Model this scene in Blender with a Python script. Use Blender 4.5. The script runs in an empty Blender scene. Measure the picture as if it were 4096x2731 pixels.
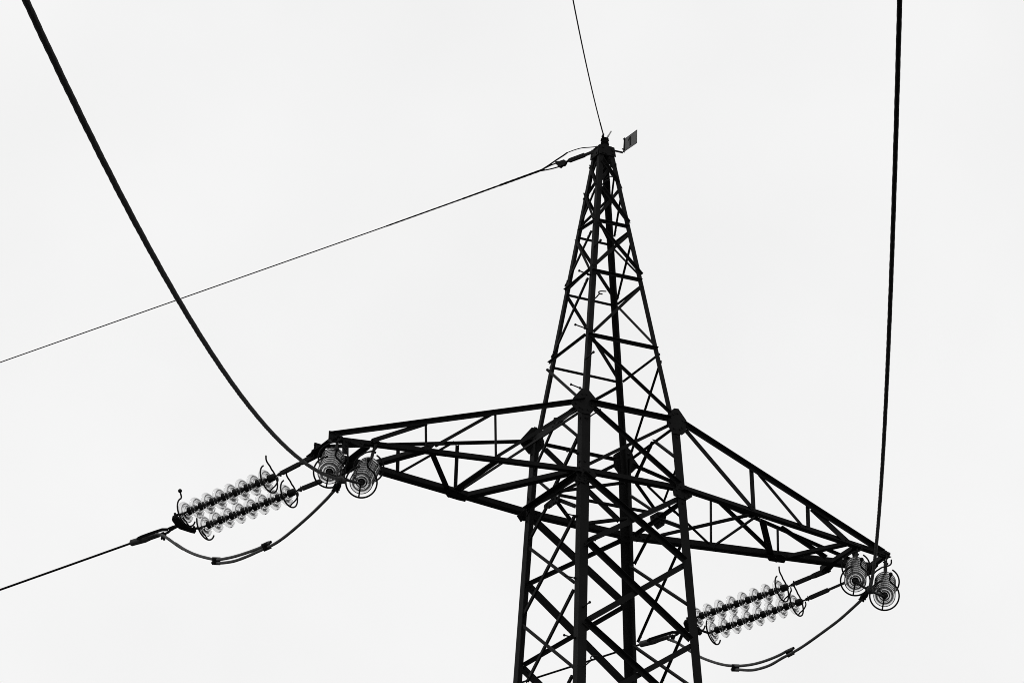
import bpy, bmesh, math, random
from mathutils import Vector, Matrix

# ------------------------------------------------------------------ camera, sky, sun, exposure
scene = bpy.context.scene
COL = scene.collection
CAMERA = dict(location=(-22.273,-40.646,1.700), forward=(0.415787,0.806653,0.420038), right=(0.888049,-0.459732,0.003820), up=(-0.196186,-0.371426,0.907499), lens=140.626)
cam_data = bpy.data.cameras.new('camera')
cam_data.sensor_width = 36.0
cam_data.lens = CAMERA['lens']
cam_data.clip_start = 0.1
cam_data.clip_end = 5000.0
cam = bpy.data.objects.new('camera', cam_data)
COL.objects.link(cam)
_f, _r, _u = (Vector(CAMERA[k]) for k in ('forward', 'right', 'up'))
cam.matrix_world = Matrix(((_r.x, _u.x, -_f.x, CAMERA['location'][0]),
                           (_r.y, _u.y, -_f.y, CAMERA['location'][1]),
                           (_r.z, _u.z, -_f.z, CAMERA['location'][2]),
                           (0, 0, 0, 1)))
scene.camera = cam

SUN_ELEVATION, SUN_AZIMUTH = math.radians(52), math.radians(-75)   # diffuse sun behind the cloud, from the left
world = bpy.data.worlds.new('World')
scene.world = world
world.use_nodes = True
nt = world.node_tree
nt.nodes.clear()
w_out = nt.nodes.new('ShaderNodeOutputWorld')
w_bg = nt.nodes.new('ShaderNodeBackground')
w_bg.inputs['Strength'].default_value = 0.1
sky = nt.nodes.new('ShaderNodeTexSky')
sky.sky_type = 'NISHITA'
sky.sun_disc = False
sky.sun_elevation = SUN_ELEVATION
sky.sun_rotation = SUN_AZIMUTH
grey = nt.nodes.new('ShaderNodeRGBToBW')                 # black and white photograph
nt.links.new(sky.outputs['Color'], grey.inputs['Color'])
coord = nt.nodes.new('ShaderNodeTexCoord')
cloud = nt.nodes.new('ShaderNodeTexNoise')               # faint unevenness of the closed cloud cover
cloud.inputs['Scale'].default_value = 11.0
cloud.inputs['Detail'].default_value = 4.0
nt.links.new(coord.outputs['Generated'], cloud.inputs['Vector'])
cloud_ramp = nt.nodes.new('ShaderNodeMapRange')
cloud_ramp.inputs['From Min'].default_value = 0.3
cloud_ramp.inputs['From Max'].default_value = 0.7
cloud_ramp.inputs['To Min'].default_value = 9.28
cloud_ramp.inputs['To Max'].default_value = 9.80
nt.links.new(cloud.outputs['Fac'], cloud_ramp.inputs['Value'])
mixer = nt.nodes.new('ShaderNodeMix')
mixer.data_type = 'FLOAT'
mixer.inputs[0].default_value = 0.93                      # cloud cover
nt.links.new(grey.outputs['Val'], mixer.inputs[2])
nt.links.new(cloud_ramp.outputs['Result'], mixer.inputs[3])
nt.links.new(mixer.outputs[0], w_bg.inputs['Color'])
nt.links.new(w_bg.outputs['Background'], w_out.inputs['Surface'])

sun_data = bpy.data.lights.new('sun', 'SUN')
sun_data.energy = 0.7
sun_data.angle = math.radians(14)
sun_data.color = (1, 1, 1)
sun = bpy.data.objects.new('sun', sun_data)
COL.objects.link(sun)
_dir = Vector((math.sin(SUN_AZIMUTH) * math.cos(SUN_ELEVATION), math.cos(SUN_AZIMUTH) * math.cos(SUN_ELEVATION), math.sin(SUN_ELEVATION)))
sun.rotation_euler = _dir.to_track_quat('Z', 'Y').to_euler()
sun.location = (0, 0, 60)

scene.view_settings.view_transform = 'Standard'
scene.view_settings.look = 'None'
scene.view_settings.exposure = 0.0
scene.view_settings.gamma = 1.0
scene.cycles.filter_width = 0.9                            # crisp lens

# ------------------------------------------------------------------ materials
def metal(name, value, rough=0.75, spec=0.08, spread=0.35, scale=9.0):
    m = bpy.data.materials.new(name)
    m.use_nodes = True
    t = m.node_tree
    b = t.nodes['Principled BSDF']
    b.inputs['Roughness'].default_value = rough
    b.inputs['Specular IOR Level'].default_value = spec
    tc = t.nodes.new('ShaderNodeTexCoord')
    n = t.nodes.new('ShaderNodeTexNoise')                 # weathering blotches
    n.inputs['Scale'].default_value = scale
    n.inputs['Detail'].default_value = 6
    t.links.new(tc.outputs['Object'], n.inputs['Vector'])
    r = t.nodes.new('ShaderNodeMapRange')
    r.inputs['From Min'].default_value = 0.3
    r.inputs['From Max'].default_value = 0.7
    r.inputs['To Min'].default_value = value * (1 - spread)
    r.inputs['To Max'].default_value = value * (1 + spread)
    t.links.new(n.outputs['Fac'], r.inputs['Value'])
    t.links.new(r.outputs['Result'], b.inputs['Base Color'])
    return m

STEEL = metal('painted_steel', 0.009, spread=0.2, scale=5)
FITTING = metal('dark_fitting_iron', 0.010, scale=30)
CAP_IRON = metal('cap_iron', 0.012, scale=40)
WIRE = metal('stranded_wire', 0.006, spec=0.04, spread=0.2, scale=60)
JUMPER = metal('weathered_aluminium', 0.075, spread=0.25, scale=40)
CLAMP = metal('clamp_aluminium', 0.045, spread=0.4, scale=30)
SIGN_GREY = metal('sign_paint', 0.12, spread=0.12, scale=14)
SIGN_DARK = metal('sign_digit_paint', 0.006, scale=20)
PALE = metal('pale_plastic', 0.65, spread=0.1, scale=30)
CONCRETE = metal('concrete', 0.3, scale=4)
GRASS = metal('meadow', 0.05, spread=0.5, scale=0.8)
GLASS = bpy.data.materials.new('insulator_glass')
GLASS.use_nodes = True
_t = GLASS.node_tree
_t.nodes.clear()
_o = _t.nodes.new('ShaderNodeOutputMaterial')
_g = _t.nodes.new('ShaderNodeBsdfGlass')
_g.inputs['IOR'].default_value = 1.5
_g.inputs['Roughness'].default_value = 0.0
_n = _t.nodes.new('ShaderNodeTexNoise')
_n.inputs['Scale'].default_value = 25
_c = _t.nodes.new('ShaderNodeTexCoord')
_t.links.new(_c.outputs['Object'], _n.inputs['Vector'])
_r = _t.nodes.new('ShaderNodeMapRange')
_r.inputs['To Min'].default_value = 0.78
_r.inputs['To Max'].default_value = 0.98
_t.links.new(_n.outputs['Fac'], _r.inputs['Value'])
_t.links.new(_r.outputs['Result'], _g.inputs['Color'])
_t.links.new(_g.outputs['BSDF'], _o.inputs['Surface'])

# ------------------------------------------------------------------ mesh helpers
V = Vector

class MB:
    """Collects plain geometry and links it as one mesh object."""
    def __init__(self):
        self.v, self.f, self.s = [], [], []

    def add(self, verts, faces, smooth=False):
        o = len(self.v)
        self.v += [tuple(x) for x in verts]
        self.f += [tuple(i + o for i in q) for q in faces]
        self.s += [smooth] * len(faces)

    def prism(self, poly, d):
        """closed polygon of points swept by vector d"""
        n = len(poly)
        d = V(d)
        a = [V(p) for p in poly]
        faces = [tuple(range(n))[::-1], tuple(range(n, 2 * n))]
        faces += [(i, (i + 1) % n, n + (i + 1) % n, n + i) for i in range(n)]
        self.add(a + [p + d for p in a], faces)

    def angle(self, p1, p2, e, n, a, t=None, off=0.0, b=None):
        """steel angle section from p1 to p2, flanges a (along e) and b (along n)"""
        p1, p2, e, n = V(p1), V(p2), V(e), V(n)
        t = t or max(0.005, a * 0.09)
        b = b or a
        prof = [(0, 0), (a, 0), (a, t), (t, t), (t, b), (0, b)]
        o = n * off
        self.prism([p1 + o + e * x + n * y for x, y in prof], p2 - p1)

    def box(self, c, x, y, z):
        """box at c with half-extent vectors x, y, z"""
        c, x, y, z = V(c), V(x), V(y), V(z)
        self.prism([c - x - y - z, c + x - y - z, c + x + y - z, c - x + y - z], z * 2)

    def rod(self, p1, p2, r, seg=8, r2=None):
        self.tube([p1, p2], [r, r if r2 is None else r2], seg)

    def tube(self, pts, radii, seg=10, smooth=True):
        pts = [V(p) for p in pts]
        if not isinstance(radii, (list, tuple)):
            radii = [radii] * len(pts)
        verts, faces = [], []
        up = None
        for i, p in enumerate(pts):
            d = (pts[min(i + 1, len(pts) - 1)] - pts[max(i - 1, 0)]).normalized()
            if up is None:
                up = d.orthogonal().normalized()
            up = (up - d * up.dot(d)).normalized()
            s = d.cross(up)
            for k in range(seg):
                a = 2 * math.pi * k / seg
                verts.append(p + (up * math.cos(a) + s * math.sin(a)) * radii[i])
        for i in range(len(pts) - 1):
            for k in range(seg):
                k2 = (k + 1) % seg
                faces.append((i * seg + k, i * seg + k2, (i + 1) * seg + k2, (i + 1) * seg + k))
        self.add(verts, faces, smooth)
        m = (len(pts) - 1) * seg
        self.add(verts[:seg] + verts[m:], [tuple(range(seg))[::-1], tuple(range(seg, 2 * seg))])

    def cable(self, pts, r, lobes=6, amp=0.05, pitch=0.42):
        """stranded cable: a round section with shallow lobes that twist along it"""
        pts = [V(p) for p in pts]
        seg = lobes * 4
        verts, faces = [], []
        up, run = None, 0.0
        for i, p in enumerate(pts):
            d = (pts[min(i + 1, len(pts) - 1)] - pts[max(i - 1, 0)]).normalized()
            up = d.orthogonal().normalized() if up is None else (up - d * up.dot(d)).normalized()
            s = d.cross(up)
            if i:
                run += (p - pts[i - 1]).length
            tw = 2 * math.pi * run / pitch / lobes * 2
            for k in range(seg):
                a = 2 * math.pi * k / seg
                q = r * (1 + amp * math.cos(lobes * (a - tw)) + 0.025 * math.sin(run * 7.3) * math.cos(a))
                verts.append(p + (up * math.cos(a) + s * math.sin(a)) * q)
        for i in range(len(pts) - 1):
            for k in range(seg):
                k2 = (k + 1) % seg
                faces.append((i * seg + k, i * seg + k2, (i + 1) * seg + k2, (i + 1) * seg + k))
        self.add(verts, faces, True)

    def lathe(self, prof, seg=48, closed=False, smooth=True):
        """profile of (x, r) turned about the local x axis"""
        verts, faces = [], []
        n = len(prof)
        for k in range(seg):
            a = 2 * math.pi * k / seg
            verts += [(x, r * math.cos(a), r * math.sin(a)) for x, r in prof]
        for k in range(seg):
            k2 = (k + 1) % seg
            for i in range(n if closed else n - 1):
                j = (i + 1) % n
                faces.append((k * n + i, k * n + j, k2 * n + j, k2 * n + i))
        self.add(verts, faces, smooth)

    def ball(self, c, r, seg=16):
        c = V(c)
        rings = 8
        verts, faces = [], []
        for i in range(rings + 1):
            th = math.pi * i / rings
            for k in range(seg):
                a = 2 * math.pi * k / seg
                verts.append(c + V((math.sin(th) * math.cos(a), math.sin(th) * math.sin(a), math.cos(th))) * r)
        for i in range(rings):
            for k in range(seg):
                k2 = (k + 1) % seg
                faces.append((i * seg + k, (i + 1) * seg + k, (i + 1) * seg + k2, i * seg + k2))
        self.add(verts, faces, True)

    def bolt(self, p, n, r=0.012, h=0.018, tail=0.03):
        """hexagon head on one side and a nut with thread end on the other"""
        p, n = V(p), V(n).normalized()
        self.tube([p - n * tail, p + n * 0.004], r * 0.55, 6, False)
        self.tube([p, p + n * h], r, 6, False)
        self.tube([p - n * tail * 0.7, p - n * tail * 0.2], r, 6, False)

    def mesh(self, name, mat):
        me = bpy.data.meshes.new(name)
        me.from_pydata(self.v, [], self.f)
        me.polygons.foreach_set('use_smooth', self.s)
        bm = bmesh.new()
        bm.from_mesh(me)
        bmesh.ops.remove_doubles(bm, verts=bm.verts, dist=1e-6)
        bmesh.ops.recalc_face_normals(bm, faces=bm.faces)
        bm.to_mesh(me)
        bm.free()
        me.materials.append(mat)
        return me

    def build(self, name, mat, parent=None):
        return link(name, self.mesh(name, mat), parent)


def link(name, me, parent=None):
    o = bpy.data.objects.new(name, me)
    COL.objects.link(o)
    if parent is not None:
        o.parent = parent
    return o

def thing(name, label, cat, matrix=None, group=None):
    o = bpy.data.objects.new(name, None)
    COL.objects.link(o)
    o.empty_display_size = 0.2
    if matrix is not None:
        o.matrix_world = matrix
    return tag(o, label, cat, group)

def tag(o, label, cat, group=None):
    o['label'], o['category'] = label, cat
    if group:
        o['group'] = group
    return o

def smooth_path(pts, n=8):
    """Catmull-Rom through the points"""
    p = [V(x) for x in pts]
    p = [p[0] * 2 - p[1]] + p + [p[-1] * 2 - p[-2]]
    out = []
    for i in range(1, len(p) - 2):
        for k in range(n):
            t = k / n
            out.append(0.5 * (2 * p[i] + (p[i + 1] - p[i - 1]) * t + (2 * p[i - 1] - 5 * p[i] + 4 * p[i + 1] - p[i + 2]) * t * t
                              + (3 * p[i] - p[i - 1] - 3 * p[i + 1] + p[i + 2]) * t ** 3))
    out.append(p[-2])
    return out

def local(mb, inv):
    mb.v = [tuple(inv @ V(x)) for x in mb.v]
    return mb

# ------------------------------------------------------------------ surveyed dimensions, in metres (pylon axis = z axis, arms along x)
HORIZONTALS = [
((-0.228,-0.273,24.701),(0.215,-0.271,24.712),(0.026,-0.147,-0.989),(0.000,-0.989,0.147),0.037),
((-0.276,-0.296,24.676),(-0.269,0.136,24.727),(-0.146,0.117,-0.982),(-0.989,0.000,0.147),0.032),
((-0.236,0.273,24.696),(0.237,0.273,24.701),(0.010,0.147,-0.989),(0.000,-0.989,-0.147),0.025),
((0.274,0.172,24.695),(0.275,-0.249,24.684),(0.147,0.027,-0.989),(-0.989,0.000,-0.147),0.023),
((-0.398,-0.391,23.903),(0.330,-0.388,23.922),(0.027,-0.147,-0.989),(-0.000,-0.989,0.147),0.039),
((-0.389,-0.379,23.920),(-0.390,0.293,23.912),(-0.147,-0.012,-0.989),(-0.989,-0.000,0.147),0.032),
((-0.350,0.391,23.904),(0.345,0.391,23.905),(0.001,0.147,-0.989),(0.000,-0.989,-0.147),0.026),
((0.392,0.309,23.902),(0.392,-0.352,23.896),(0.147,0.009,-0.989),(-0.989,0.000,-0.147),0.023),
((-0.532,-0.538,22.917),(0.466,-0.536,22.932),(0.015,-0.147,-0.989),(0.000,-0.989,0.147),0.041),
((-0.539,-0.546,22.908),(-0.538,0.450,22.918),(-0.147,0.010,-0.989),(-0.989,0.000,0.147),0.029),
((-0.509,0.539,22.909),(0.475,0.539,22.907),(-0.002,0.147,-0.989),(0.000,-0.989,-0.147),0.027),
((0.542,0.457,22.892),(0.541,-0.513,22.893),(0.147,-0.001,-0.989),(-0.989,-0.000,-0.147),0.023),
((-0.597,-0.687,21.923),(0.549,-0.687,21.929),(0.005,-0.050,-0.999),(-0.000,-0.999,0.050),0.060),
((-0.686,-0.628,21.949),(-0.687,0.695,21.930),(-0.050,-0.015,-0.999),(0.999,0.000,-0.050),0.086),
((-0.488,0.689,21.889),(0.525,0.689,21.887),(-0.001,0.050,-0.999),(0.000,-0.999,-0.050),0.039),
((0.690,-0.520,21.867),(0.690,0.489,21.860),(0.050,-0.007,-0.999),(-0.999,0.000,-0.050),0.027),
((-0.738,-0.793,20.909),(-0.736,0.678,20.952),(-0.050,0.030,-0.998),(-0.999,-0.000,0.050),0.068),
((0.741,-0.711,20.839),(0.742,0.543,20.831),(0.050,-0.007,-0.999),(-0.999,-0.000,-0.050),0.045),
((-0.709,-0.614,20.944),(0.775,-0.669,20.944),(-0.037,-0.999,-0.000),(-0.000,-0.000,1.000),0.096),
((-0.666,0.963,20.944),(0.817,1.045,20.944),(0.055,-0.998,0.000),(-0.000,-0.000,1.000),0.116)]
DIAGONALS = [
((-0.077,-0.126,25.687),(0.128,-0.173,25.369),(-0.844,-0.079,-0.530),(0.000,-0.989,0.147),0.039),
((0.087,-0.123,25.709),(-0.128,-0.172,25.380),(0.839,-0.080,-0.537),(0.000,0.989,-0.147),0.036),
((-0.130,0.047,25.658),(-0.188,-0.191,25.272),(-0.076,0.854,-0.514),(-0.989,-0.000,0.147),0.035),
((-0.123,-0.005,25.708),(-0.165,0.171,25.426),(-0.077,-0.851,-0.520),(0.989,-0.000,-0.147),0.028),
((0.135,0.104,25.837),(-0.208,0.196,25.215),(0.878,0.070,-0.473),(0.000,-0.989,-0.147),0.040),
((-0.098,0.124,25.698),(0.217,0.193,25.240),(-0.827,0.083,-0.555),(0.000,0.989,0.147),0.043),
((0.129,-0.142,25.667),(0.198,0.126,25.202),(0.073,-0.868,-0.491),(-0.989,0.000,-0.147),0.019),
((0.115,0.023,25.759),(0.180,-0.141,25.322),(0.051,0.938,-0.343),(0.989,0.000,0.147),0.018),
((-0.126,-0.192,25.244),(0.228,-0.262,24.776),(-0.801,-0.088,-0.592),(0.000,-0.989,0.147),0.041),
((0.135,-0.184,25.299),(-0.207,-0.253,24.832),(0.810,-0.086,-0.579),(0.000,0.989,-0.147),0.041),
((0.152,0.185,25.291),(-0.195,0.246,24.878),(0.770,0.094,-0.632),(-0.000,0.989,0.147),0.032),
((-0.176,0.181,25.315),(0.243,0.269,24.728),(-0.817,0.085,-0.571),(-0.000,-0.989,-0.147),0.028),
((-0.190,0.097,25.256),(-0.272,-0.296,24.704),(-0.085,0.818,-0.570),(-0.989,-0.000,0.147),0.039),
((-0.189,-0.082,25.268),(-0.255,0.244,24.823),(-0.086,-0.809,-0.581),(0.989,-0.000,-0.147),0.028),
((0.199,-0.152,25.199),(0.263,0.149,24.764),(0.083,-0.825,-0.558),(-0.989,0.000,-0.147),0.020),
((0.180,0.118,25.323),(0.256,-0.211,24.811),(0.079,0.845,-0.530),(0.989,-0.000,0.147),0.018),
((-0.213,-0.282,24.641),(0.351,-0.375,24.010),(-0.749,-0.097,-0.655),(-0.000,-0.989,0.147),0.034),
((0.237,-0.279,24.656),(-0.361,-0.375,24.010),(0.738,-0.099,-0.668),(0.000,0.989,-0.147),0.045),
((-0.287,-0.153,24.607),(-0.373,0.404,24.024),(-0.101,-0.727,-0.680),(0.989,0.000,-0.147),0.031),
((-0.291,0.144,24.578),(-0.388,-0.392,23.927),(-0.093,0.775,-0.625),(-0.989,0.000,0.147),0.038),
((-0.186,0.282,24.639),(0.381,0.373,24.030),(-0.736,0.100,-0.670),(-0.000,0.989,0.147),0.050),
((0.249,0.278,24.663),(-0.360,0.383,23.958),(0.760,0.096,-0.643),(0.000,-0.989,-0.147),0.033),
((0.277,0.284,24.675),(0.372,-0.288,24.031),(0.097,0.752,-0.652),(0.989,-0.000,0.147),0.019),
((0.295,-0.261,24.553),(0.384,0.308,23.955),(0.101,-0.728,-0.678),(-0.989,-0.000,-0.147),0.022),
((0.349,-0.395,23.881),(-0.450,-0.526,22.997),(0.745,-0.098,-0.659),(-0.000,0.989,-0.147),0.040),
((-0.397,-0.257,23.866),(-0.523,0.494,23.018),(-0.097,-0.752,-0.652),(0.989,0.000,-0.147),0.034),
((-0.298,0.391,23.905),(0.535,0.533,22.953),(-0.756,0.096,-0.647),(-0.000,0.989,0.147),0.049),
((0.399,0.284,23.849),(0.528,-0.492,22.985),(0.098,0.748,-0.657),(-0.989,-0.000,-0.147),0.035),
((-0.504,-0.545,22.869),(0.570,-0.674,22.004),(-0.632,-0.114,-0.767),(0.000,-0.989,0.147),0.034),
((0.556,-0.518,22.795),(0.683,0.501,21.944),(0.112,-0.645,-0.756),(-0.989,0.000,-0.147),0.023),
((0.474,0.549,22.843),(-0.517,0.657,22.118),(0.594,0.118,-0.796),(-0.000,-0.989,-0.147),0.042),
((-0.541,0.567,22.895),(-0.668,-0.516,22.045),(-0.115,0.622,-0.775),(0.989,-0.000,-0.147),0.030),
((-0.536,-0.691,21.846),(0.653,-0.731,21.044),(-0.560,-0.041,-0.827),(-0.000,-0.999,0.050),0.049),
((0.527,-0.691,21.848),(-0.638,-0.730,21.072),(0.555,-0.041,-0.831),(-0.000,0.999,-0.050),0.042),
((0.510,0.692,21.817),(-0.704,0.733,21.008),(0.555,0.041,-0.831),(0.000,-0.999,-0.050),0.042),
((-0.453,0.690,21.857),(0.635,0.728,21.102),(-0.571,0.041,-0.820),(-0.000,0.999,0.050),0.079),
((-0.686,0.001,21.941),(-0.710,-0.599,21.466),(-0.039,0.621,-0.783),(0.999,-0.000,-0.050),0.031),
((-0.688,0.115,21.910),(-0.710,0.636,21.458),(-0.038,-0.656,-0.754),(0.999,0.000,-0.050),0.038),
((-0.709,-0.536,21.489),(-0.732,0.053,21.024),(-0.039,-0.620,-0.784),(0.999,-0.000,-0.050),0.052),
((-0.710,0.724,21.469),(-0.734,0.097,20.984),(-0.039,0.611,-0.790),(0.999,-0.000,-0.050),0.029),
((0.689,-0.089,21.892),(0.710,-0.601,21.474),(0.039,0.632,-0.774),(-0.999,0.000,-0.050),0.045),
((0.689,-0.045,21.882),(0.706,0.469,21.539),(0.041,-0.556,-0.830),(-0.999,-0.000,-0.050),0.032),
((0.718,-0.573,21.303),(0.734,-0.223,20.991),(0.037,-0.665,-0.746),(-0.999,0.000,-0.050),0.021),
((0.715,0.554,21.373),(0.733,0.055,21.005),(0.040,0.594,-0.803),(-0.999,0.000,-0.050),0.041),
((0.645,-0.739,20.881),(-0.680,-0.781,20.044),(0.534,-0.042,-0.844),(0.000,0.999,-0.050),0.068),
((-0.709,-0.737,20.918),(0.686,-0.783,20.009),(-0.546,-0.042,-0.836),(0.000,-0.999,0.050),0.064),
((-0.616,0.737,20.920),(0.749,0.782,20.014),(-0.553,0.041,-0.832),(0.000,0.999,0.050),0.108),
((0.620,0.742,20.824),(-0.743,0.784,19.973),(0.530,0.042,-0.847),(0.000,-0.999,-0.050),0.060),
((-0.740,-0.023,20.863),(-0.756,-0.611,20.534),(-0.043,0.488,-0.872),(0.999,0.000,-0.050),0.048),
((-0.740,0.170,20.866),(-0.756,0.675,20.534),(-0.042,-0.551,-0.833),(0.999,-0.000,-0.050),0.046),
((-0.762,-0.554,20.424),(-0.807,0.766,19.511),(-0.041,-0.569,-0.821),(0.999,0.000,-0.050),0.049),
((-0.758,0.758,20.511),(-0.808,-0.668,19.491),(-0.040,0.582,-0.812),(0.999,0.000,-0.050),0.033),
((-0.812,-0.607,19.418),(-0.854,0.538,18.586),(-0.040,-0.588,-0.808),(0.999,0.000,-0.050),0.048),
((-0.809,0.816,19.479),(-0.865,-0.740,18.365),(-0.040,0.582,-0.812),(0.999,-0.000,-0.050),0.033),
((-0.869,-0.669,18.284),(-0.890,-0.101,17.858),(-0.040,-0.601,-0.798),(0.999,-0.000,-0.050),0.048),
((0.742,-0.128,20.823),(0.757,-0.645,20.532),(0.043,0.491,-0.870),(-0.999,0.000,-0.050),0.054),
((0.748,0.146,20.708),(0.760,0.590,20.453),(0.043,-0.499,-0.865),(-0.999,0.000,-0.050),0.030),
((0.761,0.659,20.451),(0.809,-0.703,19.479),(0.041,0.581,-0.813),(-0.999,0.000,-0.050),0.047),
((0.768,-0.606,20.309),(0.812,0.613,19.416),(0.040,-0.592,-0.805),(-0.999,-0.000,-0.050),0.027),
((0.813,0.695,19.403),(0.861,-0.662,18.437),(0.041,0.581,-0.813),(-0.999,0.000,-0.050),0.047),
((0.822,-0.567,19.213),(0.848,0.125,18.689),(0.040,-0.603,-0.797),(-0.999,-0.000,-0.050),0.029),
((0.707,-0.783,20.005),(-0.743,-0.834,18.976),(0.579,-0.041,-0.814),(-0.000,0.999,-0.050),0.073),
((-0.693,-0.782,20.012),(0.721,-0.835,18.957),(-0.598,-0.040,-0.800),(0.000,-0.999,0.050),0.065),
((-0.632,0.782,20.012),(0.806,0.836,18.939),(-0.598,0.040,-0.800),(0.000,0.999,0.050),0.110),
((0.655,0.786,19.940),(-0.738,0.836,18.938),(0.585,0.040,-0.810),(-0.000,-0.999,-0.050),0.063),
((0.729,-0.837,18.914),(-0.797,-0.889,17.877),(0.562,-0.041,-0.826),(-0.000,0.999,-0.050),0.069),
((-0.756,-0.835,18.948),(0.755,-0.888,17.895),(-0.573,-0.041,-0.819),(-0.000,-0.999,0.050),0.063),
((-0.692,0.836,18.932),(0.848,0.892,17.825),(-0.584,0.040,-0.811),(-0.000,0.999,0.050),0.108),
((0.703,0.837,18.916),(-0.748,0.891,17.839),(0.596,0.040,-0.802),(-0.000,-0.999,-0.050),0.062)]
PLAN_BRACES = [
((-0.643,0.076,20.944),(-0.034,-0.581,20.944),(-0.734,-0.680,-0.000),(-0.000,-0.000,1.000),0.044),
((-0.516,0.361,20.944),(-0.094,0.799,20.944),(0.721,-0.693,0.000),(-0.000,-0.000,1.000),0.057),
((0.080,-0.626,20.944),(0.687,-0.007,20.944),(0.714,-0.700,0.000),(-0.000,-0.000,1.000),0.048),
((0.086,0.945,20.944),(0.574,0.444,20.944),(-0.717,-0.697,-0.000),(-0.000,-0.000,1.000),0.055),
((-0.577,0.167,20.944),(0.714,0.132,20.944),(-0.027,-1.000,-0.000),(-0.000,-0.000,1.000),0.045),
((0.247,-0.631,20.944),(0.974,-0.039,20.944),(0.631,-0.775,0.000),(-0.000,-0.000,1.000),0.037)]
LEFT_CHORDS = [
((-0.665,-0.690,21.935),(-3.906,-0.214,20.999),(0.263,-0.099,-0.960),(-0.161,-0.985,0.057),0.056),
((-0.695,0.687,21.903),(-3.886,0.247,21.016),(0.254,0.095,-0.962),(0.152,-0.987,-0.057),0.041),
((-0.655,-0.640,20.944),(-3.829,-0.081,20.944),(-0.173,-0.985,-0.000),(-0.000,-0.000,1.000),0.084),
((-0.618,0.946,20.944),(-3.817,0.407,20.944),(0.166,-0.986,-0.000),(-0.000,-0.000,1.000),0.126)]
LEFT_BRACES = [
((-1.822,-0.521,21.586),(-1.828,-0.555,20.989),(0.987,-0.162,-0.001),(0.161,0.985,-0.057),0.024),
((-1.854,-0.515,21.591),(-2.600,-0.426,21.036),(0.581,-0.142,-0.802),(0.161,0.985,-0.057),0.041),
((-2.708,-0.391,21.318),(-2.709,-0.411,20.988),(0.987,-0.161,0.008),(0.161,0.985,-0.057),0.024),
((-2.702,-0.391,21.344),(-3.379,-0.299,21.010),(0.426,-0.122,-0.897),(0.161,0.985,-0.057),0.058),
((-0.761,-0.680,21.845),(-1.833,-0.554,20.994),(0.605,-0.144,-0.783),(0.161,0.985,-0.057),0.041),
((-1.813,0.536,21.539),(-1.818,0.568,20.973),(-0.988,-0.152,0.000),(0.152,-0.987,-0.057),0.034),
((-2.690,0.415,21.301),(-2.684,0.436,20.956),(-0.988,-0.151,-0.026),(0.152,-0.987,-0.057),0.033),
((-1.895,0.521,21.575),(-2.666,0.437,20.977),(0.597,0.137,-0.790),(0.152,-0.987,-0.057),0.031),
((-2.628,-0.329,20.944),(-1.780,0.839,20.944),(0.809,-0.587,0.000),(-0.000,-0.000,1.000),0.070),
((-1.722,-0.486,20.944),(-1.764,0.636,20.944),(-0.999,-0.037,-0.000),(-0.000,-0.000,1.000),0.082),
((-0.674,-0.608,20.944),(-1.571,0.839,20.944),(-0.850,-0.527,-0.000),(-0.000,-0.000,1.000),0.104),
((-2.637,-0.283,20.944),(-2.994,0.397,20.944),(-0.886,-0.465,-0.000),(-0.000,-0.000,1.000),0.104),
((-3.800,-0.056,20.944),(-3.817,0.494,20.944),(-0.999,-0.032,-0.000),(-0.000,-0.000,1.000),0.081),
((-3.311,-0.095,20.944),(-3.323,0.506,20.944),(-1.000,-0.020,-0.000),(-0.000,-0.000,1.000),0.107),
((-3.730,-0.245,20.957),(-3.731,-0.257,20.751),(0.987,-0.161,0.006),(0.161,0.985,-0.057),0.064),
((-0.695,-0.573,21.819),(-1.772,0.606,20.978),(-0.040,-0.604,-0.796),(0.801,0.457,-0.386),0.038)]
RIGHT_CHORDS = [
((0.749,-0.675,21.915),(4.038,-0.077,21.007),(-0.247,-0.107,-0.963),(0.194,-0.979,0.059),0.059),
((0.795,0.678,21.862),(4.049,0.343,20.957),(-0.259,0.084,-0.962),(-0.118,-0.992,-0.055),0.039),
((0.660,-0.723,20.944),(4.157,0.010,20.944),(0.205,-0.979,0.000),(-0.000,-0.000,1.000),0.095),
((0.767,1.035,20.944),(4.213,0.476,20.944),(-0.160,-0.987,-0.000),(-0.000,-0.000,1.000),0.123)]
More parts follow.
